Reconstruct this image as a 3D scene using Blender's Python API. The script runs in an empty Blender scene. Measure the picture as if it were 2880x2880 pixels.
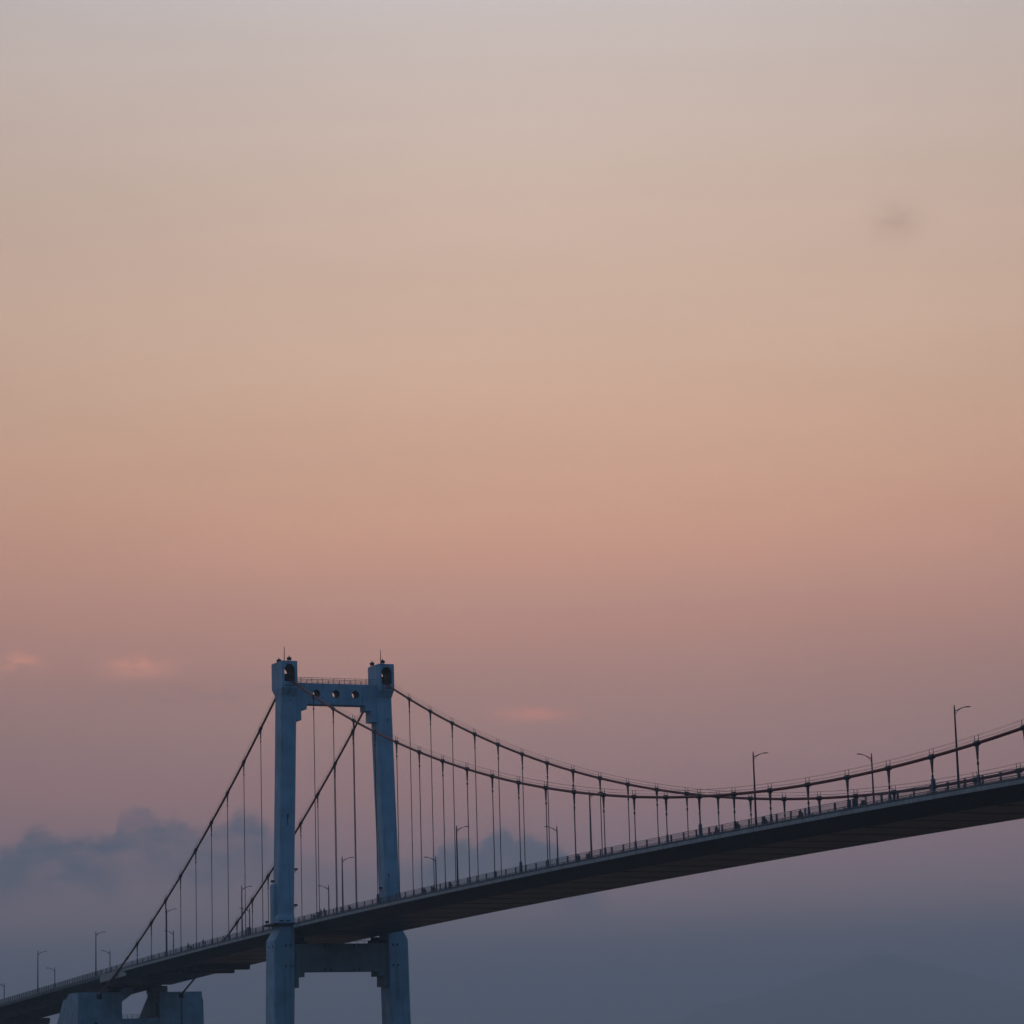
import bpy, math, random
from mathutils import Vector, Matrix
random.seed(7)
SC = bpy.context.scene
COL = SC.collection
ZO = 33.0                      # deck level at the tower above the water

# ------------------------------------------------------------------ helpers
def deck(x):                   # longitudinal profile of the deck (world z)
    if x < -125: return ZO - 4.086 + 0.0405*(x+125)
    return ZO + .02556*x - 5.7e-5*x*x
def cable(x):                  # main cable (world z)
    if x >= 0: return ZO + 6.869 + .000974*(x-203)**2
    return ZO + 46.975 + .58124*x + .001059*x*x

class MB:
    def __init__(s): s.v=[]; s.f=[]; s.m=[]
    def add(s, vs, fs, mi=0):
        o=len(s.v); s.v += [tuple(v) for v in vs]
        for f in fs: s.f.append(tuple(i+o for i in f)); s.m.append(mi)
    def box(s,x0,x1,y0,y1,z0,z1,mi=0):
        s.add([(x0,y0,z0),(x1,y0,z0),(x1,y1,z0),(x0,y1,z0),(x0,y0,z1),(x1,y0,z1),(x1,y1,z1),(x0,y1,z1)],
              [(0,3,2,1),(4,5,6,7),(0,1,5,4),(1,2,6,5),(2,3,7,6),(3,0,4,7)],mi)
    def loft(s, rings, mi=0, caps=True):
        n=len(rings[0]); vs=[p for r in rings for p in r]; fs=[]
        for k in range(len(rings)-1):
            for i in range(n):
                j=(i+1)%n
                fs.append((k*n+i,k*n+j,(k+1)*n+j,(k+1)*n+i))
        if caps:
            fs.append(tuple(range(n-1,-1,-1))); fs.append(tuple((len(rings)-1)*n+i for i in range(n)))
        s.add(vs,fs,mi)
    def tube(s, pts, rad, n=8, mi=0):
        pts=[Vector(p) for p in pts]
        if not isinstance(rad,(list,tuple)): rad=[rad]*len(pts)
        rings=[]
        for i,p in enumerate(pts):
            d=(pts[min(i+1,len(pts)-1)]-pts[max(i-1,0)]).normalized()
            up=Vector((0,0,1)) if abs(d.z)<.95 else Vector((1,0,0))
            a=d.cross(up).normalized(); b=a.cross(d).normalized()
            rings.append([p+rad[i]*(math.cos(2*math.pi*k/n)*a+math.sin(2*math.pi*k/n)*b) for k in range(n)])
        s.loft(rings,mi)
    def lathe(s, c, prof, n=12, mi=0):
        c=Vector(c)
        s.loft([[c+Vector((r*math.cos(2*math.pi*k/n),r*math.sin(2*math.pi*k/n),z)) for k in range(n)] for r,z in prof],mi)
    def frame(s, of, inf, ob, inb, mi=0, mi_in=None):
        n=len(of); vs=of+inf+ob+inb; fs=[]; fi=[]
        for i in range(n):
            j=(i+1)%n
            fs += [(i,j,n+j,n+i),(2*n+j,2*n+i,3*n+i,3*n+j),(j,i,2*n+i,2*n+j)]
            fi.append((n+i,n+j,3*n+j,3*n+i))
        s.add(vs,fs,mi); o=len(s.v)-len(vs)
        for f in fi: s.f.append(tuple(q+o for q in f)); s.m.append(mi if mi_in is None else mi_in)
    def mesh(s,name,mats,smooth=False):
        me=bpy.data.meshes.new(name); me.from_pydata(s.v,[],s.f)
        for m in (mats if isinstance(mats,(list,tuple)) else [mats]): me.materials.append(m)
        me.polygons.foreach_set('material_index',s.m)
        import bmesh
        b=bmesh.new(); b.from_mesh(me); bmesh.ops.recalc_face_normals(b,faces=b.faces); b.to_mesh(me); b.free()
        if smooth:
            me.polygons.foreach_set('use_smooth',[True]*len(me.polygons))
            me.set_sharp_from_angle(angle=math.radians(35))
        me.update(); return me
    def build(s,name,mats,parent=None,loc=None,smooth=False):
        return link(name,s.mesh(name,mats,smooth),parent,loc)
def link(name,me,parent=None,loc=None):
    o=bpy.data.objects.new(name,me); COL.objects.link(o)
    if parent is not None: o.parent=parent
    if loc is not None: o.location=loc
    return o
def empty(name,loc=(0,0,0)):
    o=bpy.data.objects.new(name,None); COL.objects.link(o); o.location=loc; o.empty_display_size=.5; return o
def tag(o,label=None,cat=None,group=None,kind=None):
    for k,v in (('label',label),('category',cat),('group',group),('kind',kind)):
        if v: o[k]=v
    return o
def copy_tree(o,parent=None):
    c=o.copy(); COL.objects.link(c); c.parent=parent
    for ch in list(o.children): copy_tree(ch,c)
    return c

# ---------------------------------------------------------------- materials
def mat(name,col,rough=.6,var=.15,scale=.35,streak=None,metal=0.,bump=0.,stain=None,joint=None):
    m=bpy.data.materials.new(name); m.use_nodes=True; nt=m.node_tree; N=nt.nodes; L=nt.links
    bs=N['Principled BSDF']; bs.inputs['Roughness'].default_value=rough; bs.inputs['Metallic'].default_value=metal
    tc=N.new('ShaderNodeTexCoord'); geo=N.new('ShaderNodeNewGeometry')
    nz=N.new('ShaderNodeTexNoise'); nz.inputs['Scale'].default_value=scale; nz.inputs['Detail'].default_value=6
    L.new(geo.outputs['Position'],nz.inputs['Vector'])
    mr=N.new('ShaderNodeMapRange'); mr.inputs['From Min'].default_value=.3; mr.inputs['From Max'].default_value=.7
    mr.inputs['To Min'].default_value=1-var; mr.inputs['To Max'].default_value=1+var*.5
    L.new(nz.outputs['Fac'],mr.inputs['Value'])
    fac=mr.outputs['Result']
    def mul(a,b):
        n=N.new('ShaderNodeMath'); n.operation='MULTIPLY'; L.new(a,n.inputs[0]); L.new(b,n.inputs[1]); return n.outputs[0]
    if streak:                     # rain streaks: noise stretched downwards
        mp=N.new('ShaderNodeMapping'); mp.inputs['Scale'].default_value=(1.6,1.6,.07)
        L.new(geo.outputs['Position'],mp.inputs['Vector'])
        n2=N.new('ShaderNodeTexNoise'); n2.inputs['Scale'].default_value=1.; n2.inputs['Detail'].default_value=5
        L.new(mp.outputs[0],n2.inputs['Vector'])
        m2=N.new('ShaderNodeMapRange'); m2.inputs['From Min'].default_value=.56; m2.inputs['From Max'].default_value=.72
        m2.inputs['To Min'].default_value=1.; m2.inputs['To Max'].default_value=1-streak
        L.new(n2.outputs['Fac'],m2.inputs['Value']); fac=mul(fac,m2.outputs['Result'])
    if joint:                      # lift joints of the formwork
        sx=N.new('ShaderNodeSeparateXYZ'); L.new(geo.outputs['Position'],sx.inputs[0])
        d=N.new('ShaderNodeMath'); d.operation='DIVIDE'; L.new(sx.outputs['Z'],d.inputs[0]); d.inputs[1].default_value=joint
        fr=N.new('ShaderNodeMath'); fr.operation='FRACT'; L.new(d.outputs[0],fr.inputs[0])
        m3=N.new('ShaderNodeMapRange'); m3.inputs['From Min'].default_value=0; m3.inputs['From Max'].default_value=.03
        m3.inputs['To Min'].default_value=.8; m3.inputs['To Max'].default_value=1
        L.new(fr.outputs[0],m3.inputs['Value']); fac=mul(fac,m3.outputs['Result'])
    mx=N.new('ShaderNodeMix'); mx.data_type='RGBA'; mx.blend_type='MULTIPLY'; mx.inputs[0].default_value=1
    mx.inputs[6].default_value=(*col,1); L.new(fac,mx.inputs[7])
    out=mx.outputs[2]
    if stain:                      # sparse rusty patches
        n4=N.new('ShaderNodeTexNoise'); n4.inputs['Scale'].default_value=.55; n4.inputs['Detail'].default_value=8
        mp4=N.new('ShaderNodeMapping'); mp4.inputs['Scale'].default_value=(1,1,.35); mp4.inputs['Location'].default_value=(3.1,7.7,1.3)
        L.new(geo.outputs['Position'],mp4.inputs[0]); L.new(mp4.outputs[0],n4.inputs['Vector'])
        m5=N.new('ShaderNodeMapRange'); m5.inputs['From Min'].default_value=.68; m5.inputs['From Max'].default_value=.74
        m5.inputs['To Max'].default_value=.7
        L.new(n4.outputs['Fac'],m5.inputs['Value'])
        m6=N.new('ShaderNodeMix'); m6.data_type='RGBA'; L.new(m5.outputs['Result'],m6.inputs[0]); L.new(out,m6.inputs[6]); m6.inputs[7].default_value=(*stain,1); out=m6.outputs[2]
    L.new(out,bs.inputs['Base Color'])
    if bump:
        b=N.new('ShaderNodeBump'); b.inputs['Strength'].default_value=bump; b.inputs['Distance'].default_value=.1
        L.new(nz.outputs['Fac'],b.inputs['Height']); L.new(b.outputs[0],bs.inputs['Normal'])
    return m
M_tower = mat('painted_concrete',(.37,.485,.575),.75,.22,.3,streak=.36,bump=.1,stain=(.16,.11,.07),joint=4.0)
M_anch  = mat('weathered_concrete',(.33,.43,.49),.8,.25,.35,streak=.3,bump=.15,joint=3.0)
M_shaded  = mat('shaded_concrete',(.25,.29,.29),.85,.2,.35,streak=.3,bump=.15,joint=3.0)  # lower crossbeam: shade under the deck is put into this darker base colour
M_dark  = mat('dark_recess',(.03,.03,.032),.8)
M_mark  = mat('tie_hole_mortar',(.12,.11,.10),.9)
M_rust  = mat('rust_stain',(.16,.09,.05),.9,.4,1.5)
M_girder= mat('girder_paint',(.16,.14,.115),.55,.16,.25,streak=.15)
M_rib   = mat('girder_rib_paint',(.025,.025,.025),.6)
M_fascia= mat('pale_fascia_paint',(.44,.42,.40),.6,.25,.8,streak=.25)
M_road  = mat('asphalt',(.05,.05,.052),.9)
M_cable = mat('red_cable_wrap',(.22,.035,.03),.6,.2,.8)
M_clamp = mat('clamp_steel',(.04,.05,.06),.5,.2,2)
M_rope  = mat('hanger_rope',(.03,.027,.03),.5,.2,2)
M_sock  = mat('blue_socket_paint',(.06,.09,.13),.5,.2,2)
M_rail  = mat('rail_steel',(.09,.105,.125),.5,.2,1)
M_lamp  = mat('lamp_pole_steel',(.035,.045,.065),.5,.15,1)
M_lens  = mat('lamp_glass',(.35,.36,.38),.2)
M_black = mat('black_iron',(.025,.027,.03),.5)
M_appr  = mat('approach_concrete',(.16,.16,.155),.85,.25,.4,streak=.3)
M_skin  = mat('skin',(.35,.22,.16),.6)
M_cl1   = mat('dark_cloth',(.05,.06,.09),.8)
M_cl2   = mat('maroon_cloth',(.14,.05,.05),.8)
M_bike  = mat('scooter_paint',(.05,.055,.07),.35)
M_bike2 = mat('maroon_scooter_paint',(.13,.04,.04),.35)
M_tyre  = mat('tyre_rubber',(.02,.02,.02),.85)
M_cab   = mat('green_cabinet_paint',(.10,.15,.14),.5)
M_hill  = mat('forest_hill',(.045,.06,.035),.95,.4,.004)

# ------------------------------------------------------- suspension bridge
BR=empty('suspension_bridge',(0,0,0))
tag(BR,'long suspension bridge with pale portal tower, red cables and dark deck','bridge')

def sect(x0,x1,ya,yb,z,c=.18):   # chamfered rectangle at level z
    return [(x0+c,ya,z),(x1-c,ya,z),(x1,ya+c,z),(x1,yb-c,z),(x1-c,yb,z),(x0+c,yb,z),(x0,yb-c,z),(x0,ya+c,z)]
def ysort(a,b,s):
    a,b=a*s,b*s; return (min(a,b),max(a,b))
for s in (-1,1):
    g=MB(); q=[]
    def S(x0,x1,a,b,z,c=.18): 
        y=ysort(a,b,s); return sect(x0,x1,y[0],y[1],ZO+z,c)
    g.loft([S(-2.9,2.75,10.25,13.95,-33.8),S(-2.6,2.35,9.70,13.70,-17.6),S(-2.4,2.3,9.34,13.5,-2.9),S(-2.2,2.25,9.38,12.42,-.95),S(-2.2,2.25,9.38,12.40,-.15)])
    g.loft([S(-1.8,1.9,9.36,12.30,.30),S(-1.75,1.9,9.18,12.12,8.5),S(-1.7,1.9,8.73,11.74,23.2),S(-1.7,1.9,8.2,11.27,43.2)])
    # skirt at the foot of the upper leg
    g.loft([S(-2.0,2.12,9.34,12.62,.30,.1),S(-2.0,2.12,9.34,12.60,1.3,.1),S(-1.79,1.96,9.36,12.26,2.1,.1)])
    # tie holes, vents
    for z in (-4.05,-7.9):
        for y in (10.2,11.15): 
            a=ysort(y,y+.24,s); g.box(2.2,2.44,a[0],a[1],ZO+z,ZO+z+.4,1)
    for y in (10.3,11.6):
        a=ysort(y,y+.8,s); g.box(1.95,2.16,a[0],a[1],ZO+.62,ZO+.86,2)
    if s<0:
        for x in (-1.0,1.3): g.box(x,x+.22,-13.6,-13.48,ZO-4.2,ZO-3.8,1)
        g.box(1.85,1.93,-10.55,-10.2,ZO+20.0,ZO+20.7,3); g.box(1.85,1.925,-10.5,-10.33,ZO+18.6,ZO+20.0,3)
        g.box(1.85,1.93,-11.55,-11.45,ZO+20.1,ZO+20.6,1)
        g.box(1.85,1.93,-9.55,-9.4,ZO+42.2,ZO+42.6,3)
    else:
        g.box(1.88,1.955,9.85,10.05,ZO+9.0,ZO+9.5,2)
    leg=g.build('tower_leg',[M_tower,M_mark,M_dark,M_rust],BR)
    # saddle house on top
    g=MB(); w0,w1=8.36,11.5
    g.loft([S(-1.7,1.9,8.2,11.27,43.2),S(-2.85,2.85,w0,w1,44.65)],caps=False)
    def ring(x,pts):
        r=[(x,y*s,ZO+z) for y,z in pts]; return r
    outer=[(w1,44.65),(w0,44.65),(w0,48.3),(w0,49.75),(w1,49.75),(w1,48.3)]
    inf=[(10.96,45.8),(8.9,45.8),(8.9,48.3),(9.45,49.12),(10.42,49.12),(10.96,48.3)]
    inb=[(11.26,45.8),(8.6,45.8),(8.6,48.3),(9.2,49.12),(10.62,49.12),(11.26,48.3)]
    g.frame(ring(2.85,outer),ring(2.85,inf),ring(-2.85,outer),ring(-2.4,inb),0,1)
    # lip under the opening
    a=ysort(8.95,10.95,s); g.box(2.84,2.93,a[0],a[1],ZO+45.0,ZO+45.12,1)
    for y in (9.1,9.7,10.3,10.75):
        a=ysort(y,y+.1,s); g.box(2.84,2.92,a[0],a[1],ZO+44.9,ZO+45.01,1)
    house=g.build('saddle_house',[M_tower,M_mark],leg)
    g=MB(); a=ysort(8.95,10.9,s); g.box(-2.1,1.5,a[0],a[1],ZO+45.78,ZO+47.0); a=ysort(9.2,10.1,s); g.box(-1.2,1.0,a[0],a[1],ZO+47.0,ZO+47.5)
    g.build('cable_saddle',M_dark,leg)
    g=MB(); g.tube([(0,9.92*s,ZO+49.7),(0,9.92*s,ZO+51.2),(0,9.9*s,ZO+52.85)],[.085,.08,.06],6); g.build('lightning_rod',M_black,leg)
    # inspection platform round the leg at deck level
    g=MB(); y=ysort(9.42,13.55,s); g.box(-3.1,2.85,y[0],y[1],ZO-.15,ZO+.12); g.box(-3.1,2.85,y[0],y[1],ZO+.121,ZO+.3)
    g.build('inspection_platform',M_dark,leg)
    g=MB(); y=ysort(12.0,12.8,s)
    g.loft([sect(-1.75,.25,y[0],y[1],ZO+.3,.08),sect(-1.75,.25,y[0],y[1],ZO+7.5,.08),sect(-1.6,.1,*ysort(12.0,12.6,s),ZO+7.8,.08)])
    g.build('equipment_box',M_tower,leg)
# upper crossbeam
g=MB(); z0,z1=ZO+41.75,ZO+45.8; xa,xb=-1.45,1.4; K=24
for c in (-4,0,4):
    def R(x,inner):
        o=[]
        for k in range(K):
            t=2*math.pi*k/K+math.pi/4
            cy,cz=math.cos(t),math.sin(t)
            if inner: o.append((x,c+.76*cy,ZO+43.8+.76*cz))
            else:
                m=max(abs(cy),abs(cz)); yy=2*cy/m; zz=cz/m
                o.append((x,c+yy,(z0+z1)/2+zz*(z1-z0)/2))
        return o
    g.frame(R(xb,0),R(xb,1),R(xa,0),R(xa,1),0,2)  # hole walls take the dark colour in place of the shade inside
for s in (-1,1):
    for a,b,zb in ((6.0,7.15,40.75),(7.15,8.35,38.62)):
        y=ysort(a,b,s); g.box(xa,xb,y[0],y[1],ZO+zb,z1)
ub=g.build('upper_crossbeam',[M_tower,M_anch,M_dark],BR)
g=MB()
for x in (1.25,-1.3):
    for zz,r in ((46.02,.03),(46.3,.025),(46.58,.025),(46.86,.04)): g.tube([(x,-8.2,ZO+zz),(x,8.2,ZO+zz)],r,6)
    for k in range(8):
        y=-7.1+k*2.23; g.tube([(x,y,ZO+45.75),(x,y,ZO+46.86)],.05,6)
        g.tube([(x,y+1.1,ZO+45.75),(x,y+1.1,ZO+46.32)],.04,6)
g.build('railing',M_rail,ub)
# lower crossbeam
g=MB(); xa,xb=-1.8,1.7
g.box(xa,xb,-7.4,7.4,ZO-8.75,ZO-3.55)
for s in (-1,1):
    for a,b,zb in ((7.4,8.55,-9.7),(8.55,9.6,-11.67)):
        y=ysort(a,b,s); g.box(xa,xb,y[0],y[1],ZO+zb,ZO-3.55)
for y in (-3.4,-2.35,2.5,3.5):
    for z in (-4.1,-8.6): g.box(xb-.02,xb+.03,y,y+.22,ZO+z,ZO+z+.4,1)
lb=g.build('lower_crossbeam',[M_shaded,M_dark],BR)
for s in (-1,1):
    g=MB(); y=ysort(6.6,8.8,s); g.box(-1.3,1.3,y[0],y[1],ZO-3.55,ZO-2.95); y=ysort(7.0,8.2,s); g.box(-.7,.7,y[0],y[1],ZO-2.95,ZO-2.36); g.build('deck_bearing',M_dark,lb)
g=MB()
for x in (-1.6,1.55): 
    g.tube([(x,-6.4,ZO-3.0),(x,6.4,ZO-3.0)],.03,6)
    for k in range(9): g.tube([(x,-6.4+k*1.6,ZO-3.56),(x,-6.4+k*1.6,ZO-3.0)],.03,6)
g.build('guard_rail',M_rail,lb)

# deck: stiffening girder, slab with pale fascia, road
XL,XR=-123.0,330.0
def half(x):
    if -3.6<=x<=3.4: return 9.02
    if x<-103.5: return 9.34
    return 10.2
xs=sorted(set([XL,-103.6,-103.4,-3.62,-3.58,3.38,3.42,XR]+[XL+5*k for k in range(1,91) if XL+5*k<XR and abs(XL+5*k)>4.2 and abs(XL+5*k+103.5)>.5]+[0]))
def hw(x): return half(x)
slab=[];gird=[];kerb=[]
for x in xs:
    h=hw(x); z=deck(x); n=h<10
    slab.append([(x,-h,z-.27),(x,h,z-.27),(x,h,z-.75),(x,-h,z-.75)]); kerb.append([(x,-h+.05,z-.02),(x,h-.05,z-.02),(x,h-.05,z-.268),(x,-h+.05,z-.268)])
    w=min(h-.06,10.14)
    gird.append([(x,-w,z-.752),(x,w,z-.752),(x,7.33,z-2.3),(x,-7.33,z-2.3)])
g=MB(); g.loft(gird)
girder=g.build('girder',M_girder,BR)
g=MB(); g.loft(slab); g.build('deck_slab',M_fascia,BR)
g=MB(); g.loft(kerb); g.build('edge_kerb',M_appr,BR)
for s in (-1,1):
    g=MB(); rings=[]
    for x in (-123,-118,-113,-108,-103.7):
        z=deck(x); y=ysort(9.345,9.40,s); rings.append([(x,y[0],z-1.65),(x,y[1],z-1.65),(x,y[1],z-.06),(x,y[0],z-.06)])
    g.loft(rings); g.build('edge_panel',M_fascia,BR)
for i in range(-10,34):
    x=14.57+10*(i-1) if i>0 else -14.57+10*(i+1)
    if x<XL+3 or i==0: continue
    z=deck(x)-2.3
    g=MB(); g.box(x-.27,x+.27,-7.0,6.9,z-.05,z+.1); g.build('bottom_rib',M_rib,girder)
g=MB(); rg=[[(x,-7.9,deck(x)),(x,7.9,deck(x)),(x,7.9,deck(x)-.019),(x,-7.9,deck(x)-.019)] for x in xs]; g.loft(rg); g.build('roadway',M_road,BR)

# railings along both edges
def railing(side,x0,x1,parent,yo=9.2,pitch=3.8,dense=.16):
    root=None
    def gy(x): return side*min(yo,half(x)-.15 if x>=XL else yo)
    g=MB()
    n=int((x1-x0)/4)
    px=[x0+(x1-x0)*k/n for k in range(n+1)]
    px=sorted(set(px+[v for v in (-103.8,-103.3,-3.8,-3.4,3.2,3.7) if x0<v<x1]))
    for zz,r in ((1.2,.045),(1.02,.025),(.14,.03)):
        g.tube([(x,gy(x),deck(x)+zz) for x in px],r,6)
    top=g.build('railing',M_rail,parent)
    g=MB(); x=x0+.5; rest=MB(); pm=None; spots=[]
    while x<x1:
        if not ((-104.8<x<-102.8) or (-4.6<x<-2.8) or (2.8<x<4.6)): spots.append(x)
        x+=pitch
    for d in (-.14,.14): g.box(d-.05,d+.05,-.05,.05,-.03,1.16)
    pm=g.mesh('post',M_rail); k=0
    for x in sorted(spots,key=lambda v:abs(v-60)):
        y=gy(x); z=deck(x)
        if k<99: link('post',pm,top,(x,y,z)); k+=1
        else:
            for d in (-.14,.14): rest.box(x+d-.05,x+d+.05,y-.05,y+.05,z-.03,z+1.16)
    if rest.v: tag(rest.build('post',M_rail,top),kind='stuff')
    g=MB(); x=x0
    while x<x1:
        y=gy(x); z=deck(x); g.box(x-.011,x+.011,y-.011,y+.011,z+.14,z+1.0); x+=dense
    g.build('baluster',M_rail,top)
    g=MB(); r=[]
    for x in px:
        y=gy(x); z=deck(x); r.append([(x,y-.08,z-.03),(x,y+.08,z-.03),(x,y+.08,z+.06),(x,y-.08,z+.06)])
    g.loft(r); g.build('kerb',M_rail,top)
    return top
railing(-1,XL,XR,BR); railing(1,XL,XR,BR)
# low crash barriers between the lanes and the walkways
for s in (-1,1):
    g=MB(); px=[XL+4*k for k in range(114)]; px=[x for x in px if x<XR]
    for zz in (.42,.62): g.tube([(x,8.15*s,deck(x)+zz) for x in px],.05,6)
    for x in px: g.box(x-.06,x+.06,8.15*s-.06,8.15*s+.06,deck(x)-.03,deck(x)+.66)
    g.build('crash_barrier',M_rail,BR)

# main cables, hangers
CY=9.64
def hx(i): return 14.57+10*(i-1) if i>0 else -14.57+10*(i+1)
# shared guard post and socket
gp=MB(); gp.tube([(0,0,0),(0,0,.97)],.042,6); GP=gp.mesh('guard_post',M_clamp)
sk=MB(); sk.loft([[(a*w,b*w*.8,z) for a,b in ((-1,-1),(1,-1),(1,1),(-1,1))] for w,z in ((.4,-.25),(.4,.1),(.17,.28),(.13,1.15),(.08,1.35))]); SK=sk.mesh('deck_socket',M_sock)
sk=MB(); sk.loft([[(a*w,b*w*.8,z) for a,b in ((-1,-1),(1,-1),(1,1),(-1,1))] for w,z in ((.42,-.25),(.42,.15),(.23,.3),(.2,1.7),(.1,1.9))]); SK2=sk.mesh('deck_socket',M_sock)
for s in (-1,1):
    y=CY*s
    main=[2.0+(332-2.0)*k/110 for k in range(111)]
    pts=[(-123.6,y,cable(-123.6))]+[(-122+2*k,y,cable(-122+2*k)) for k in range(61)]
    pts=pts+[(x,y,cable(x)) for x in main]
    g=MB(); g.tube(pts,.205,10)
    for x in (4.6,-4.6,-101.9):       # sleeves
        sl=(cable(x+.5)-cable(x-.5)); g.tube([(x-.45,y,cable(x)-.45*sl),(x+.45,y,cable(x)+.45*sl)],.27,10)
    cab=g.build('main_cable',M_cable,BR,smooth=True)
    rp=[4.6]+[hx(i) for i in range(1,33) if hx(i)<331]; lp=[-4.6]+[hx(-i) for i in range(1,10)]+[-101.9]
    for seq in (rp,lp):
        g=MB()
        for a,b in zip(seq[:-1],seq[1:]):
            for hh,sag in ((.94,.05),(.5,.07)):
                for dy in (-.22,.22):
                    P=[]
                    for k in range(7):
                        t=k/6; P.append((a+(b-a)*t,y+dy,cable(a)*(1-t)+cable(b)*t+hh-4*sag*t*(1-t)))
                    g.tube(P,.013,4)
        if seq is rp: g.build('hand_rope',M_rope,cab)
    # slack service line hanging under the side span cable
    if s<0:
        P=[]; 
        for k in range(12):
            t=k/11; x=-34.6-10*t; P.append((x,y-.1,cable(-34.6)*(1-t)+cable(-44.6)*t-.2-1.6*t*(1-t)*4*(.5+.5*t)))
        g.tube(P,.02,4)
    g.build('hand_rope',M_rope,cab)
    idx=[i for i in range(1,(29 if s<0 else 27))]+[-i for i in range(1,10)]
    for i in idx:
        x=hx(i); zc=cable(x); zd=deck(x); L=zc-zd
        h=L-.1
        g=MB()
        if h>2.9:
            for d in (-.05,.05): g.tube([(d,0,1.0),(d,0,h-1.4)],.056,6)
            g.lathe((0,0,h-2.3),[(.09,-.2),(.14,-.12),(.15,.1),(.09,.22)],8)
        else:
            g.tube([(0,0,.6),(0,0,h-.3)],.07,6)
        hg=g.build('hanger',M_rope,BR,(x,y,zd))
        slope=cable(x+.5)-cable(x-.5); u=Vector((1,0,slope)).normalized()
        g=MB(); c=Vector((0,0,L))
        g.tube([c-u*.5,c+u*.5],.30,10)
        for t in (-.3,0,.3): g.tube([c+u*(t-.06),c+u*(t+.06)],.335,10)
        fl=min(1.9,max(.5,h-.7))
        g.loft([[(a*w,b*.09,z) for a,b in ((-1,-1),(1,-1),(1,1),(-1,1))] for w,z in ((.085,L-fl),(.12,L-fl*.7),(.26,L-.35),(.3,L))])
        g.build('cable_clamp',M_clamp,hg)
        for d in (-.44,.44): link('guard_post',GP,hg,(d,0,L+d*slope))
        link('deck_socket',SK2 if i in (4,10,16,22,28) else SK,hg)

# ------------------------------------------------------------ anchorage
AN=empty('anchorage',(-123,0,0)); tag(AN,'twin-block concrete cable anchorage with sloping backs under the left end of the deck','anchorage')
def prof(pts,y0,y1):
    return [[(x+123,y,ZO+z) for x,z in pts] for y in (y0,y1)]
P_near=[(-122.9,-33.8),(-122.9,-7.8),(-129.8,-7.75),(-132.4,-8.95),(-134.6,-9.1),(-139.5,-14.2),(-158,-33.8)]
g=MB(); g.loft(prof(P_near,-14.57,-4.35))
g.loft(prof([(-122.95,-8.2),(-122.95,-9.93),(-127,-9.93),(-127,-8.2)],-4.36,-4.34))
g.loft([[(.08-k,-4.36,ZO-9.95),(.08-k,-4.36,ZO-7.0),(.08-k,-1.9,ZO-7.0),(.08-k,-2.1,ZO-8.35)] for k in (0,4.0)])
nb=g.build('anchor_block',M_anch,AN)
g=MB(); g.box(-12.0,-.8,-7.4,-4.4,ZO-7.95,ZO-6.5); g.build('bearing_pedestal',M_dark,AN)
P_far=[(-122.9,-33.8),(-122.9,-7.9),(-132.1,-7.7),(-132.1,-8.75),(-138.8,-13.4),(-158,-32.5),(-158,-33.8)]
g=MB(); g.loft(prof(P_far,4.5,14.5))
g.loft([[(-9.3,14.49,ZO-8.0),(.0,14.49,ZO-7.95),(.0,14.6,ZO-9.2),(.0,14.82,ZO-9.9),(.0,15.25,ZO-33.8),(-33,15.25,ZO-33.8)],[(-9.3,14.3,ZO-8.0),(.0,14.3,ZO-7.95),(.0,14.3,ZO-9.2),(.0,14.3,ZO-9.9),(.0,14.3,ZO-33.8),(-33,14.3,ZO-33.8)]])
fb=g.build('anchor_block',M_anch,AN)
g=MB(); g.box(-11.0,-6.8,4.9,8.6,ZO-7.95,ZO-6.3); g.build('bearing_pedestal',M_girder,AN)
g=MB(); g.box(-9.5,-.06,-4.34,4.49,ZO-33.8,ZO-13.68); wb=g.build('cross_wall',M_anch,AN)
g=MB()
for zz,r in ((-12.86,.04),(-13.15,.03),(-13.4,.03)): g.tube([(-.3,-4.3,ZO+zz),(-.3,4.4,ZO+zz)],r,6)
for k in range(8): g.tube([(-.3,-4.2+k*1.2,ZO-13.7),(-.3,-4.2+k*1.2,ZO-12.86)],.05,6)
g.build('railing',M_rail,wb)
for s,b in ((-1,nb),(1,fb)):
    g=MB(); 
    g.box(-.5,.14,s*9.6-.55,s*9.6+.55,ZO-9.35,ZO-8.25); g.build('cable_socket',M_dark,b)
g=MB(); g.box(-.4,.106,9.42,9.86,ZO-24,ZO-9.4); g.build('rust_streak',M_appr,fb)
g=MB(); g.loft([[(x,-10.43+.55*math.cos(t),ZO-15.6+1.2*math.sin(t)+.0) for t in [math.pi*k/8 for k in range(9)]]+[(x,-10.98,ZO-17),(x,-9.88,ZO-17)] for x in (-.3,.12)]); g.build('arched_niche',M_dark,nb)
g=MB(); g.loft([[(x,4.4+.0*x,ZO+z) for x,z in ((-2.6,-12.8),(-1.4,-13.3),(-1.0,-10.6),(-2.2,-10.0))],[(x,4.52,ZO+z) for x,z in ((-2.6,-12.8),(-1.4,-13.3),(-1.0,-10.6),(-2.2,-10.0))]]); g.build('access_hatch',M_dark,fb)

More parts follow.
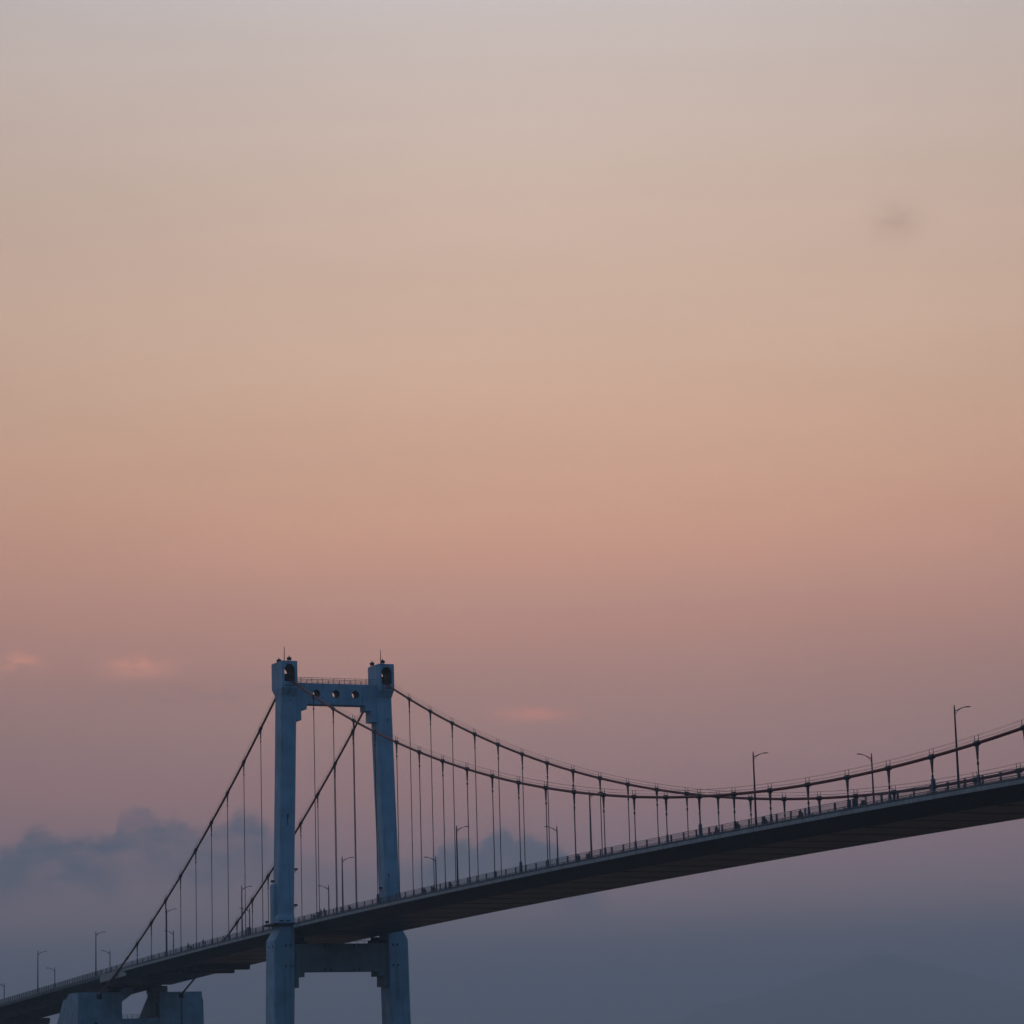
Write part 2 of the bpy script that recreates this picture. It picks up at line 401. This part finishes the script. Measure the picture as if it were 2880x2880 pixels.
# ------------------------------------------------------- approach viaduct
AV=empty('approach_viaduct',(-123,0,0)); tag(AV,'dark concrete approach viaduct descending to the lower left corner behind the anchorage','viaduct')
ax=[-123.05-7*k for k in range(76)]
r=[[(x+123,-9.5,deck(x)),(x+123,9.5,deck(x)),(x+123,9.5,deck(x)-.72),(x+123,6.2,deck(x)-1.35),(x+123,4.7,deck(x)-2.75),(x+123,-4.7,deck(x)-2.75),(x+123,-6.2,deck(x)-1.35),(x+123,-9.5,deck(x)-.72)] for x in ax]
g=MB(); g.loft(r); g.build('box_girder',M_appr,AV)
tmp=railing(-1,ax[-1],XL-.3,AV,pitch=2.0,dense=.17); tmp.location=(123,0,0)
tmp=railing(1,ax[-1],XL-.3,AV,pitch=2.0,dense=.17); tmp.location=(123,0,0)
for px in (-221.5,-275.0,-328.5,-382.0,-435.5,-489.0,-542.5,-596.0):
    z=deck(px)-2.77; g=MB()
    g.loft([[(px+123+a,b,zz) for a,b in ((-w,-y),(w,-y),(w,y),(-w,y))] for w,y,zz in ((1.3,3.0,-.8),(1.3,3.0,z-5.0),(1.5,6.6,z-1.2),(1.5,6.6,z))])
    g.build('pier',M_appr,AV)

# ------------------------------------------------------------ street lamps
def make_lamp():
    t=empty('street_lamp')
    g=MB(); g.lathe((0,0,0),[(.26,0),(.26,.08),(.18,.12),(.17,.5),(.145,2.0),(.1,9.4),(.085,10.0),(.05,10.25)],10); g.build('pole',M_lamp,t,smooth=True)
    g=MB(); P=[]
    for k in range(9):
        a=k/8; P.append((0,1.95*a,9.45+.62*math.sin(a*math.pi/2)))
    g.tube(P,[.055]*5+[.045]*4,8)
    g.tube([(0,.0,8.95),(0,.22,9.3),(0,.62,9.66),(0,.9,9.82)],.03,6)
    g.build('arm',M_lamp,t,smooth=True)
    g=MB(); g.loft([[(a*w,y,10.08+b*h+(y-1.7)*.05) for a,b in ((-1,-.4),(1,-.4),(.8,.6),(-.8,.6))] for w,h,y in ((.06,.05,1.45),(.15,.1,1.7),(.16,.1,2.1),(.06,.05,2.32))])
    lh=g.build('lamp_head',M_lamp,t)
    g=MB(); g.box(-.11,.11,1.65,2.1,10.015,10.04); g.build('lens',M_lens,lh)
    return t
L0=make_lamp()
near=[(229.2,'rightmost street lamp, tall on the near deck edge, crossing the near cable at right'),
 (179.3,'street lamp on the near deck edge rising just right of where the two cables cross'),
 (128.6,'near-edge street lamp whose arm just touches the near cable left of the cable crossing'),
 (78.2,'near-edge street lamp in front of the dark cloud between tower and cable crossing'),
 (26.1,'near-edge street lamp standing between the two tower legs, arm reaching a hanger'),
 (-28.4,'near-edge street lamp just left of the tower, beside the far side-span cable'),
 (-76.0,'near-edge street lamp on the side span left of the tower, merging with a hanger'),
 (-127.5,'taller near street lamp over the anchorage, left of the cable end'),
 (-175.6,'near street lamp on the approach viaduct, leftmost with its arm to the right')]
far=[(180.3,'rightmost far-side street lamp, arm to the left, crossing the near cable at right'),
 (129.8,'far-side street lamp hidden behind a hanger where the two cables cross'),
 (79.0,'far-side street lamp at the right end of the dark cloud, arm to the left'),
 (27.0,'far-side street lamp just right of the far tower leg, arm to the left'),
 (-27.6,'shorter far-side street lamp between the tower legs beside the two pedestrians'),
 (-74.6,'far-side street lamp left of the tower, behind the far side-span cable'),
 (-126.4,'far-side street lamp above the near side-span deck, between hangers, arm to the left'),
 (-175.7,'far-side street lamp over the anchorage just left of the near cable end'),
 (-224.0,'far-side street lamp on the approach viaduct, second from the left picture edge'),
 (-273.5,'leftmost far-side street lamp at the left picture edge, arm to the left')]
first=True
for lst,side in ((near,-1),(far,1)):
    for x,lab in lst:
        o=L0 if first else copy_tree(L0); first=False
        o.location=(x,9.0*side,deck(x)-.02); o.rotation_euler=(0,0,0 if side<0 else math.pi)
        tag(o,lab,'street lamp','street lamps along the bridge')

# ------------------------------------------------- lanterns and floodlights
def make_lantern():
    t=empty('beacon_lantern')
    g=MB()
    for a in (0,1,2,3):
        c,s_=math.cos(a*math.pi/2+.78),math.sin(a*math.pi/2+.78); g.tube([(.42*c,.42*s_,0),(.3*c,.3*s_,.42)],.05,5)
    g.build('stand',M_black,t)
    g=MB(); g.lathe((0,0,0),[(.3,.36),(.44,.44),(.44,.72),(.5,.78),(.48,.84),(.2,.98),(.08,1.1),(.03,1.32)],12); g.build('lantern_body',M_black,t)
    return t
l0=make_lantern()
for k,(x,y,h,lab) in enumerate([(1.0,-9.3,1,'black beacon lantern on four legs, right on the roof of the near tower leg'),(-2.2,-10.2,0,'smaller-looking black beacon lantern at the back left of the near tower leg roof'),
    (1.0,9.9,1,'black beacon lantern on four legs, right on the roof of the far tower leg'),(-2.2,9.0,0,'smaller-looking black beacon lantern at the back left of the far tower leg roof')]):
    o=l0 if k==0 else copy_tree(l0); o.location=(x,y,ZO+49.75); tag(o,lab,'beacon','beacon lanterns on the tower tops')
def make_flood():
    t=empty('floodlight')
    g=MB(); g.tube([(0,0,0),(0,0,.28)],.05,6); g.box(-.06,.06,-.3,.3,.26,.32); g.tube([(0,-.28,.3),(0,-.28,.5)],.03,5); g.tube([(0,.28,.3),(0,.28,.5)],.03,5); g.build('bracket',M_black,t)
    g=MB(); g.loft([[(x,a*w,.5+b*w*.5) for a,b in ((-1,-1),(1,-1),(1,1),(-1,1))] for x,w in ((-.25,.22),(.2,.36),(.25,.36))]); g.build('lamp_housing',M_black,t)
    return t
f0=make_flood()
fl=[((-.9,-12.6,ZO+7.8),'floodlight on top of the box on the outer side of the near tower leg'),
    ((1.2,-8.72,ZO+9.9),'upper floodlight on the inner side of the near tower leg'),
    ((1.2,-8.85,ZO+3.2),'lower floodlight on the inner side of the near tower leg, just above the railing'),
    ((1.0,8.5,ZO+6.4),'floodlight on the inner side of the far tower leg, above the railing'),
    ((-2.6,-13.2,ZO+.3),'floodlight on the outer corner of the platform round the near tower leg')]
for k,(loc,lab) in enumerate(fl):
    o=f0 if k==0 else copy_tree(f0); o.location=loc; tag(o,lab,'floodlight','floodlights on the bridge tower')
    if k in (1,2,3):
        g=MB(); d=-.62 if k<3 else .55; g.box(-.06,.06,min(0,d),max(0,d),-.05,.05); g.build('wall_arm',M_black,o)

# ----------------------------------------------- inspection cradles below
for x0,lab in ((-79.6,'dark inspection gantry under the side-span deck, the lower one farther from the tower'),(-69.8,'dark inspection gantry under the side-span deck, the upper one nearer the tower')):
    t=empty('inspection_gantry',(x0,0,deck(x0)-2.3)); tag(t,lab,'gantry','inspection gantries under the deck')
    g=MB(); g.loft([[(a,y,z) for a,z in ((-.75,-.01),(.75,.02),(.7,-.9),(-.7,-.92))] for y in (-5.0,7.0)])
    g.build('gantry_beam',M_girder,t)

# --------------------------------------------------- people and scooters
def skin_mesh(name,J,E,R,mats,zcut=None):
    me=bpy.data.meshes.new(name+'_skel'); me.from_pydata(J,E,[]); o=bpy.data.objects.new('tmp',me); COL.objects.link(o)
    o.modifiers.new('s','SKIN'); 
    for k,r in enumerate(R): me.skin_vertices[0].data[k].radius=(r,r)
    me.skin_vertices[0].data[0].use_root=True
    o.modifiers.new('d','SUBSURF').levels=1
    dg=bpy.context.evaluated_depsgraph_get(); m=bpy.data.meshes.new_from_object(o.evaluated_get(dg)); m.name=name
    bpy.data.objects.remove(o); m.materials.clear()
    for q in mats: m.materials.append(q)
    for p_ in m.polygons:
        p_.material_index=zcut(p_.center) if zcut else 0; p_.use_smooth=True
    return m
def standing():
    J=[(0,0,.95),(0,0,1.2),(0,0,1.42),(0,0,1.52),(.02,0,1.62),(.01,0,1.74),
       (0,.1,.92),(.06,.11,.5),(.02,.12,.08),(.16,.12,.03),(0,-.1,.92),(-.06,-.11,.5),(-.14,-.12,.09),(-.02,-.12,.03),
       (0,.19,1.4),(-.04,.25,1.13),(.06,.25,.9),(0,-.19,1.4),(.05,-.25,1.13),(.16,-.22,.92)]
    E=[(0,1),(1,2),(2,3),(3,4),(4,5),(0,6),(6,7),(7,8),(8,9),(0,10),(10,11),(11,12),(12,13),(2,14),(14,15),(15,16),(2,17),(17,18),(18,19)]
    R=[.14,.14,.15,.06,.1,.09,.1,.07,.05,.045,.1,.07,.05,.045,.07,.05,.04,.07,.05,.04]
    return J,E,R
def sitting():
    J=[(-.15,0,.82),(-.12,0,1.05),(-.06,0,1.28),(-.03,0,1.36),(.0,0,1.46),(0,0,1.57),
       (-.1,.13,.8),(.28,.16,.78),(.2,.15,.38),(.34,.15,.33),(-.1,-.13,.8),(.28,-.16,.78),(.2,-.15,.38),(.34,-.15,.33),
       (-.07,.2,1.25),(.08,.27,1.05),(.42,.26,1.04),(-.07,-.2,1.25),(.08,-.27,1.05),(.42,-.26,1.04)]
    _,E,_2=standing(); R=[.16,.16,.16,.07,.13,.12,.11,.08,.055,.05,.11,.08,.055,.05,.08,.055,.045,.08,.055,.045]
    return J,E,R
def clothes(c):
    return 0 if (c.z>1.5 or (abs(c.y)>.2 and c.z<.97)) else 1
PW=skin_mesh('person',*standing(),[M_skin,M_cl1],clothes)
PW2=skin_mesh('person',*standing(),[M_skin,M_cl2],clothes)
PR=skin_mesh('person',*sitting(),[M_cl1,M_cl1]); PR2=skin_mesh('person',*sitting(),[M_cl2,M_cl2])
def hair(parent,c,r):
    g=MB(); g.lathe(c,[(r*.75,-.02),(r,.06),(r*.85,.14),(r*.3,.19)],8); g.build('hair',M_black,parent,smooth=True)
walk=[(14.3,-8.75,PW,'standing pedestrian in dark clothes, left of the pair between the tower legs'),
      (16.1,-8.75,PW2,'standing pedestrian in maroon top, right of the pair between the tower legs'),
      (-52.8,-8.8,PW,'standing person in dark clothes at the side-span railing, midway left of the tower'),
      (-62.4,-8.8,PW2,'standing person in maroon top at the side-span railing, farther left of the tower')]
for x,y,me,lab in walk:
    o=link('person',me,None,(x,y,deck(x)-.02)); o.rotation_euler=(0,0,random.uniform(-.6,.6)); tag(o,lab,'person'); hair(o,(0.015,0,1.63),.125)
def wheel_mb(x,r):
    g=MB(); n=14
    ring=lambda rr,w:[(x+rr*math.cos(2*math.pi*k/n),w,r+rr*math.sin(2*math.pi*k/n)) for k in range(n)]
    g.loft([ring(r*.7,-.05),ring(r,-.04),ring(r,.04),ring(r*.7,.05)]); return g
def make_bike(mt):
    t=empty('motor_scooter')
    g=MB()
    g.loft([[(x,a*w,z+b*h) for a,b in ((-1,-1),(1,-1),(1,1),(-1,1))] for x,w,h,z in ((-.85,.08,.06,.72),(-.55,.14,.16,.6),(-.1,.15,.14,.56),(.12,.13,.07,.36),(.32,.13,.07,.36),(.45,.15,.2,.6),(.55,.12,.2,.82),(.6,.06,.1,.98))])
    g.build('body',mt,t,smooth=True)
    g=MB(); g.loft([[(x,a*w,z+b*.05) for a,b in ((-1,-1),(1,-1),(1,1),(-1,1))] for x,w,z in ((-.8,.1,.8),(-.4,.15,.78),(.02,.12,.74))]); g.build('seat',M_tyre,t)
    for x in (-.62,.66): w=wheel_mb(x,.28).build('wheel',M_tyre,t)
    g=MB(); g.tube([(.62,0,.5),(.52,0,1.0)],.035,6); g.tube([(.44,-.33,1.05),(.54,0,1.0),(.44,.33,1.05)],.02,6)
    for s in (-1,1): g.tube([(.5,.25*s,1.02),(.5,.3*s,1.2)],.012,4); g.box(.49,.51,.3*s-.06,.3*s+.06,1.18,1.26)
    g.build('handlebar',M_black,t)
    g=MB(); g.lathe((.64,0,.84),[(.05,-.08),(.09,-.03),(.09,.03),(.05,.08)],8); g.build('headlight',M_lens,t)
    return t
b1=make_bike(M_bike); b2=make_bike(M_bike2)
bikes=[(187.8,0,'rightmost rider in dark clothes, right of the cable crossing'),
 (178.1,0,'rider just right of the lamp foot near the cable crossing'),
 (170.5,1,'rider in maroon just left of the lamp near the cable crossing'),
 (164.4,0,'rider in dark clothes just below the cable crossing'),
 (70.5,0,'rider just left of the lamp before the dark cloud'),
 (63.3,1,'rider in maroon a little right of the far tower leg'),
 (59.3,0,'rider in dark clothes closest to the right of the far tower leg'),
 (24.4,1,'rider in maroon between the tower legs, right of the lamp'),
 (6.2,0,'rider by the near tower leg with headlight lit'),
 (-66.0,1,'rider in maroon on the side span left of the tower')]
first=[True,True]
for x,k,lab in bikes:
    src=(b1,b2)[k]; o=src if first[k] else copy_tree(src); first[k]=False
    pitch=-math.atan(.02556-2*5.7e-5*x)
    o.location=(x,-7.0,deck(x)+.003); o.rotation_euler=(0,pitch,0)
    tag(o,'scooter of the '+lab,'scooter','scooters on the near lane')
    p=link('person',(PR,PR2)[k],None,(x,-7.0,deck(x)+.02)); p.rotation_euler=(0,pitch,0); tag(p,lab,'person','riders on the near lane')
    if x==6.2: lit=o
M_beam=bpy.data.materials.new('headlight_glow'); M_beam.use_nodes=True
bs=M_beam.node_tree.nodes['Principled BSDF']; bs.inputs['Emission Color'].default_value=(1,.75,.35,1); bs.inputs['Emission Strength'].default_value=.6
for ch in lit.children:
    if ch.name.startswith('headlight'):
        ch.data=ch.data.copy(); ch.data.materials.clear(); ch.data.materials.append(M_beam); ch['label']='lit yellow headlight'
# cabinets on the walkway
def cabinet(name,x,y,w,d,h,lab,leg=0.):
    t=empty(name,(x,y,deck(x)-.02)); tag(t,lab,'cabinet')
    g=MB(); g.box(-w/2,w/2,-d/2,d/2,leg,h); g.box(-w/2-.04,w/2+.04,-d/2-.04,d/2+.04,h,h+.06); g.build('cabinet_body',M_cab,t)
    g=MB(); g.box(-w/2+.05,w/2-.05,-d/2-.02,-d/2-.002,leg+.06,h-.06); dr=g.build('door',M_cab,t)
    g=MB(); g.box(w*.25,w*.3,-d/2-.05,-d/2-.021,h*.6,h*.7); g.build('handle',M_black,dr)
    if leg:
        g=MB(); g.box(-.05,.05,-.05,.05,0,leg); g.build('post',M_black,t)
cabinet('utility_cabinet',205.0,-8.9,.6,.5,1.25,'tall green utility cabinet on the walkway behind the railing at right')
cabinet('junction_box',206.9,-8.9,.42,.3,.85,'small box on a short post right of the tall green cabinet',.35)
cabinet('utility_cabinet',123.9,-8.9,.5,.4,.85,'low green cabinet at a hanger foot left of a lamp, under the near cable')
cabinet('junction_box',127.0,-8.9,.42,.3,.95,'small box on a short post just left of the lamp foot under the near cable',.3)
cabinet('utility_cabinet',-24.8,-8.9,1.1,.6,1.65,'large dark cabinet standing above the railing just left of the near tower leg')

# ----------------------------------------------------------- water and hill
def plane(name,m,h,z):
    g=MB(); g.add([(-h,-h,z),(h,-h,z),(h,h,z),(-h,h,z)],[(0,1,2,3)]); return g.build(name,m)
mw=bpy.data.materials.new('river_water'); mw.use_nodes=True; nt=mw.node_tree; bs=nt.nodes['Principled BSDF']
bs.inputs['Base Color'].default_value=(.012,.02,.028,1); bs.inputs['Roughness'].default_value=.12; bs.inputs['IOR'].default_value=1.33
gm=nt.nodes.new('ShaderNodeNewGeometry'); nz=nt.nodes.new('ShaderNodeTexNoise'); nz.inputs['Scale'].default_value=.25; nz.inputs['Detail'].default_value=4
bp=nt.nodes.new('ShaderNodeBump'); bp.inputs['Strength'].default_value=.6; bp.inputs['Distance'].default_value=.6
nt.links.new(gm.outputs['Position'],nz.inputs['Vector']); nt.links.new(nz.outputs['Fac'],bp.inputs['Height']); nt.links.new(bp.outputs[0],bs.inputs['Normal'])
tag(plane('water',mw,21500,0),kind='structure')
CAMP=Vector((533.1217,-207.1147,ZO-29.8957))
prof_az=[(153.6,.25),(152.8,.75),(151.95,1.27),(150.57,1.55),(149.38,1.93),(148.58,2.20),(147.9,2.02),(147.3,1.86),(146.27,1.52),(145.6,1.3),(144.5,1.42),(143,1.1),(141,.7),(139,.2)]
rg=[]
from mathutils import noise
for sgn,(dist,hf) in enumerate(((15500,0),(16500,.45),(17500,.85),(18300,1),(19000,.85),(20000,.3),(20500,0))):
    ring=[]
    for k in range(181):
        az=153.6-(153.6-139)*k/180
        for (a0,e0),(a1,e1) in zip(prof_az[:-1],prof_az[1:]):
            if a0>=az>=a1: e=e0+(e1-e0)*(a0-az)/(a0-a1); break
        e+= .035*noise.noise(Vector((az*2.3,dist*.002,0)))+.015*noise.noise(Vector((az*9,dist*.004,5)))
        a=math.radians(az); z=max(0,18300*math.tan(math.radians(e)))*hf-(1-hf)*2
        ring.append((CAMP.x+dist*math.cos(a),CAMP.y+dist*math.sin(a),z))
    rg.append(ring)
g=MB(); n=181; vs=[p for r_ in rg for p in r_]
g.add(vs,[(r_*n+k,r_*n+k+1,(r_+1)*n+k+1,(r_+1)*n+k) for r_ in range(len(rg)-1) for k in range(n-1)])
tag(g.build('hills',M_hill,smooth=True),kind='structure')

# ------------------------------------------------------------------- haze
HAZE_D=1.6e-4
hz=bpy.data.materials.new('haze_air'); hz.use_nodes=True; nt=hz.node_tree
for nd in list(nt.nodes):
    if nd.type!='OUTPUT_MATERIAL': nt.nodes.remove(nd)
pv=nt.nodes.new('ShaderNodeVolumePrincipled'); pv.inputs['Color'].default_value=(.895,.915,.955,1); pv.inputs['Density'].default_value=HAZE_D; pv.inputs['Anisotropy'].default_value=0
nt.links.new(pv.outputs[0],[n_ for n_ in nt.nodes if n_.type=='OUTPUT_MATERIAL'][0].inputs['Volume'])
g=MB(); g.box(-22000,22000,-22000,22000,-1.0,790); tag(g.build('haze',hz),kind='stuff')

# -------------------------------------------------------------------- sky
W=bpy.data.worlds.new('World'); SC.world=W; W.use_nodes=True; nt=W.node_tree; N=nt.nodes; L=nt.links
for nd in list(N): N.remove(nd)
out=N.new('ShaderNodeOutputWorld'); bg=N.new('ShaderNodeBackground'); L.new(bg.outputs[0],out.inputs[0])
tc=N.new('ShaderNodeTexCoord'); sx=N.new('ShaderNodeSeparateXYZ'); L.new(tc.outputs['Generated'],sx.inputs[0])
def M(op,a,b=None,c=None,clamp=False):
    n=N.new('ShaderNodeMath'); n.operation=op; n.use_clamp=clamp
    for k,v in enumerate((a,b,c)):
        if v is None: continue
        if isinstance(v,(int,float)): n.inputs[k].default_value=v
        else: L.new(v,n.inputs[k])
    return n.outputs[0]
def SM(v,a,b,t0=0.,t1=1.):
    n=N.new('ShaderNodeMapRange'); n.interpolation_type='SMOOTHSTEP'; L.new(v,n.inputs[0])
    for k,q in zip((1,2,3,4),(a,b,t0,t1)): n.inputs[k].default_value=q
    return n.outputs[0]
def MIX(f,a,b,mode='MIX'):
    n=N.new('ShaderNodeMix'); n.data_type='RGBA'; n.blend_type=mode
    if isinstance(f,(int,float)): n.inputs[0].default_value=f
    else: L.new(f,n.inputs[0])
    for k,v in ((6,a),(7,b)):
        if isinstance(v,tuple): n.inputs[k].default_value=(*v,1)
        else: L.new(v,n.inputs[k])
    return n.outputs[2]
el=M('MULTIPLY',M('ARCSINE',sx.outputs['Z']),180/math.pi)
az=M('MULTIPLY',M('ARCTAN2',sx.outputs['Y'],sx.outputs['X']),180/math.pi)
hor=M('SQRT',M('ADD',M('MULTIPLY',sx.outputs['X'],sx.outputs['X']),M('ADD',M('MULTIPLY',sx.outputs['Y'],sx.outputs['Y']),1e-9)))
a0=math.radians(155.235)
fw=M('DIVIDE',M('ADD',M('MULTIPLY',sx.outputs['X'],math.cos(a0)),M('MULTIPLY',sx.outputs['Y'],math.sin(a0))),hor)
# colour of the dusk sky against elevation, seen towards the bridge
SKY=[(0.0,(0.0751,0.0924,0.1314)),(0.8,(0.0751,0.0924,0.1314)),(1.4,(0.0852,0.0982,0.1360)),(2.0,(0.1023,0.1079,0.1438)),(2.5,(0.2600,0.1900,0.2000)),(3.2,(0.5785,0.3478,0.3164)),(3.8,(0.6325,0.3595,0.3457)),(4.4,(0.6363,0.3443,0.3292)),(5.0,(0.6956,0.3479,0.2952)),(5.6,(0.7188,0.3603,0.2929)),(6.2,(0.7027,0.3687,0.2976)),(6.8,(0.7181,0.3762,0.2877)),(7.5,(0.7472,0.3868,0.2858)),(8.2,(0.8235,0.4032,0.2889)),(9.0,(0.8835,0.4454,0.3064)),(9.8,(0.9736,0.4931,0.3221)),(10.6,(1.0053,0.5290,0.3354)),(11.5,(0.9951,0.5574,0.3609)),(12.5,(0.9692,0.5873,0.3889)),(14.0,(0.9444,0.6230,0.4400)),(15.5,(0.8885,0.6223,0.4697)),(17.0,(0.8541,0.6318,0.5050)),(18.5,(0.8210,0.6494,0.5561)),(20.0,(0.7842,0.6641,0.6064)),(21.0,(0.7588,0.6893,0.6925)),(26.0,(0.7541,0.6664,0.6423))]
#SKYDATA
rp=N.new('ShaderNodeValToRGB'); cr=rp.color_ramp; cr.interpolation='LINEAR'
while len(cr.elements)<len(SKY): cr.elements.new(.5)
for e_,(d_,c_) in zip(cr.elements,SKY): e_.position=d_/26.0; e_.color=(*c_,1)
for e_,(d_,c_) in zip(cr.elements,SKY): e_.position=d_/26.0; e_.color=(*c_,1)
L.new(M('DIVIDE',el,26.0,clamp=True),rp.inputs[0])
col=rp.outputs[0]
# uneven thin haze streaks
mp=N.new('ShaderNodeCombineXYZ'); L.new(M('MULTIPLY',az,.12),mp.inputs[0]); L.new(M('MULTIPLY',el,.55),mp.inputs[1])
nz=N.new('ShaderNodeTexNoise'); nz.inputs['Scale'].default_value=1.; nz.inputs['Detail'].default_value=4; L.new(mp.outputs[0],nz.inputs['Vector'])
col=MIX(1.,col,SM(nz.outputs['Fac'],.25,.75,.98,1.02),'MULTIPLY')
# the glow is widest a little right of the picture's middle
gl=M('DIVIDE',M('SUBTRACT',az,154.0),11.0); gl=M('EXPONENT',M('MULTIPLY',M('MULTIPLY',gl,gl),-1.0))
col=MIX(1.,col,M('ADD',M('MULTIPLY',gl,.21),.80),'MULTIPLY')
# bank of cloud low on the left
def smooth_noise(kx,ky,det,seed):
    v=N.new('ShaderNodeCombineXYZ'); L.new(M('MULTIPLY',az,kx),v.inputs[0]); L.new(M('MULTIPLY',el,ky),v.inputs[1]); v.inputs[2].default_value=seed
    n=N.new('ShaderNodeTexNoise'); n.inputs['Scale'].default_value=1; n.inputs['Detail'].default_value=det; n.inputs['Roughness'].default_value=.6; L.new(v.outputs[0],n.inputs['Vector']); return n.outputs['Fac']
TOP=[(165.6,4.55),(165.09,4.62),(164.68,4.74),(164.41,5.02),(163.91,4.80),(163.58,4.80),(163.03,4.86),(162.8,5.2),(162.45,5.34),(162.17,5.16),(161.78,5.10),(161.42,4.88),(160.95,4.93),(160.55,5.2),(160.2,5.08),(159.97,4.84),(159.4,4.36),(158.4,4.16),(157.86,4.18),(157.05,4.25),(156.69,4.5),(156.34,4.57),(156.06,4.46),(155.91,4.6),(155.77,4.72),(155.54,4.80),(155.42,4.68),(155.19,4.62),(154.93,4.61),(154.76,4.5),(154.55,4.42),(154.35,4.2),(153.9,3.6),(153.2,2.8)]
fc=N.new('ShaderNodeFloatCurve'); cv=fc.mapping.curves[0]
P=sorted(((a-152)/15.0,t/10.0) for a,t in TOP)
cv.points[0].location=P[0]; cv.points[1].location=P[-1]
for q in P[1:-1]: cv.points.new(*q)
fc.mapping.update(); L.new(M('DIVIDE',M('SUBTRACT',az,152.0),15.0,clamp=True),fc.inputs['Value'])
top=M('MULTIPLY',fc.outputs[0],10.0)
top=M('ADD',top,M('MULTIPLY',M('SUBTRACT',smooth_noise(4.2,4.6,6,2.),.5),.55))
dd=M('SUBTRACT',top,el)
body=M('MULTIPLY',SM(dd,-.1,.24),SM(dd,.35,1.9,1.,.2))
body=M('MULTIPLY',body,M('MAXIMUM',SM(smooth_noise(.9,1.9,6,9.),.3,.62,.45,1.),SM(az,156.9,157.8,.95,0.)))
body=M('MULTIPLY',body,M('MULTIPLY',M('MULTIPLY',SM(az,152.9,154.4),SM(fw,.5,.9)),M('MAXIMUM',SM(az,157.0,158.0,1,.35),SM(az,159.3,160.3))))
CLOUD=(.055,.12,.19)
col=MIX(M('MULTIPLY',M('MULTIPLY',body,SM(el,2.4,3.9)),.8),col,CLOUD)
rim=M('MULTIPLY',M('MULTIPLY',SM(dd,-.45,-.06),SM(dd,-.02,.06,1,0)),M('MULTIPLY',SM(az,154.6,155.3),SM(az,156.2,158.5,1,0)))
col=MIX(M('MULTIPLY',rim,.25),col,(.62,.27,.22))
def puff(a,e,ra,re,colr,k,seed,n0=.35,n1=.65):
    global col
    u=M('DIVIDE',M('SUBTRACT',az,a),ra); v=M('DIVIDE',M('SUBTRACT',el,e),re)
    r2=M('ADD',M('MULTIPLY',u,u),M('MULTIPLY',v,v)); m_=M('EXPONENT',M('MULTIPLY',r2,-1.))
    m_=M('MULTIPLY',m_,SM(smooth_noise(2.2,5.5,5,seed),n0,n1))
    col=MIX(M('MULTIPLY',m_,k),col,colr)
puff(164.72,8.05,.36,.2,(1.4,.55,.34),.55,21.)
puff(162.5,7.93,.6,.18,(1.4,.55,.34),.6,33.,.25,.6)
puff(155.0,6.89,.65,.13,(1.4,.48,.3),.5,45.,.2,.6)
puff(147.5,15.93,.48,.34,(.50,.34,.24),.5,57.,.0,.8)
puff(161.2,7.35,2.2,.3,(.36,.22,.22),.25,61.)
# towards the zenith and away from the glow the dusk sky is deep blue
zen=SM(el,22,60); col=MIX(zen,col,(.20,.26,.36))
BACK=(.036,.137,.275)
col=MIX(SM(fw,-.2,.94,1.,0.),col,BACK)
# below the horizon (never seen: the water covers it)
col=MIX(SM(el,-1.5,-.2,1.,0.),col,(.02,.03,.04))
L.new(col,bg.inputs[0]); bg.inputs[1].default_value=1.0

# ----------------------------------------------------------- sun and camera
sun=bpy.data.lights.new('sun','SUN'); sun.energy=.03; sun.angle=math.radians(10); sun.color=(1,.72,.55)
so=bpy.data.objects.new('sun',sun); COL.objects.link(so)
d=Vector((math.cos(math.radians(3))*math.cos(a0+1.2),math.cos(math.radians(3))*math.sin(a0+1.2),math.sin(math.radians(3))))
so.rotation_euler=(-d).to_track_quat('-Z','Y').to_euler(); so.location=(0,0,200)
cam=bpy.data.cameras.new('camera'); co=bpy.data.objects.new('camera',cam); COL.objects.link(co)
cam.sensor_width=36; cam.lens=36*8421.185/2880; cam.clip_start=1; cam.clip_end=80000
r_=Vector((.41388962,.90989438,-.02806435)); u_=Vector((.18135529,-.05220497,.98203101)); f_=Vector((-.89207939,.41154206,.18662126))
mx=Matrix.Identity(4)
for k in range(3): mx[k][0]=r_[k]; mx[k][1]=u_[k]; mx[k][2]=-f_[k]; mx[k][3]=CAMP[k]
co.matrix_world=mx
SC.camera=co
SC.view_settings.view_transform='Standard'; SC.view_settings.look='None'; SC.view_settings.exposure=0; SC.view_settings.gamma=1
SC.cycles.max_bounces=6; SC.cycles.volume_bounces=1; SC.cycles.use_denoising=True
SC.render.film_transparent=False
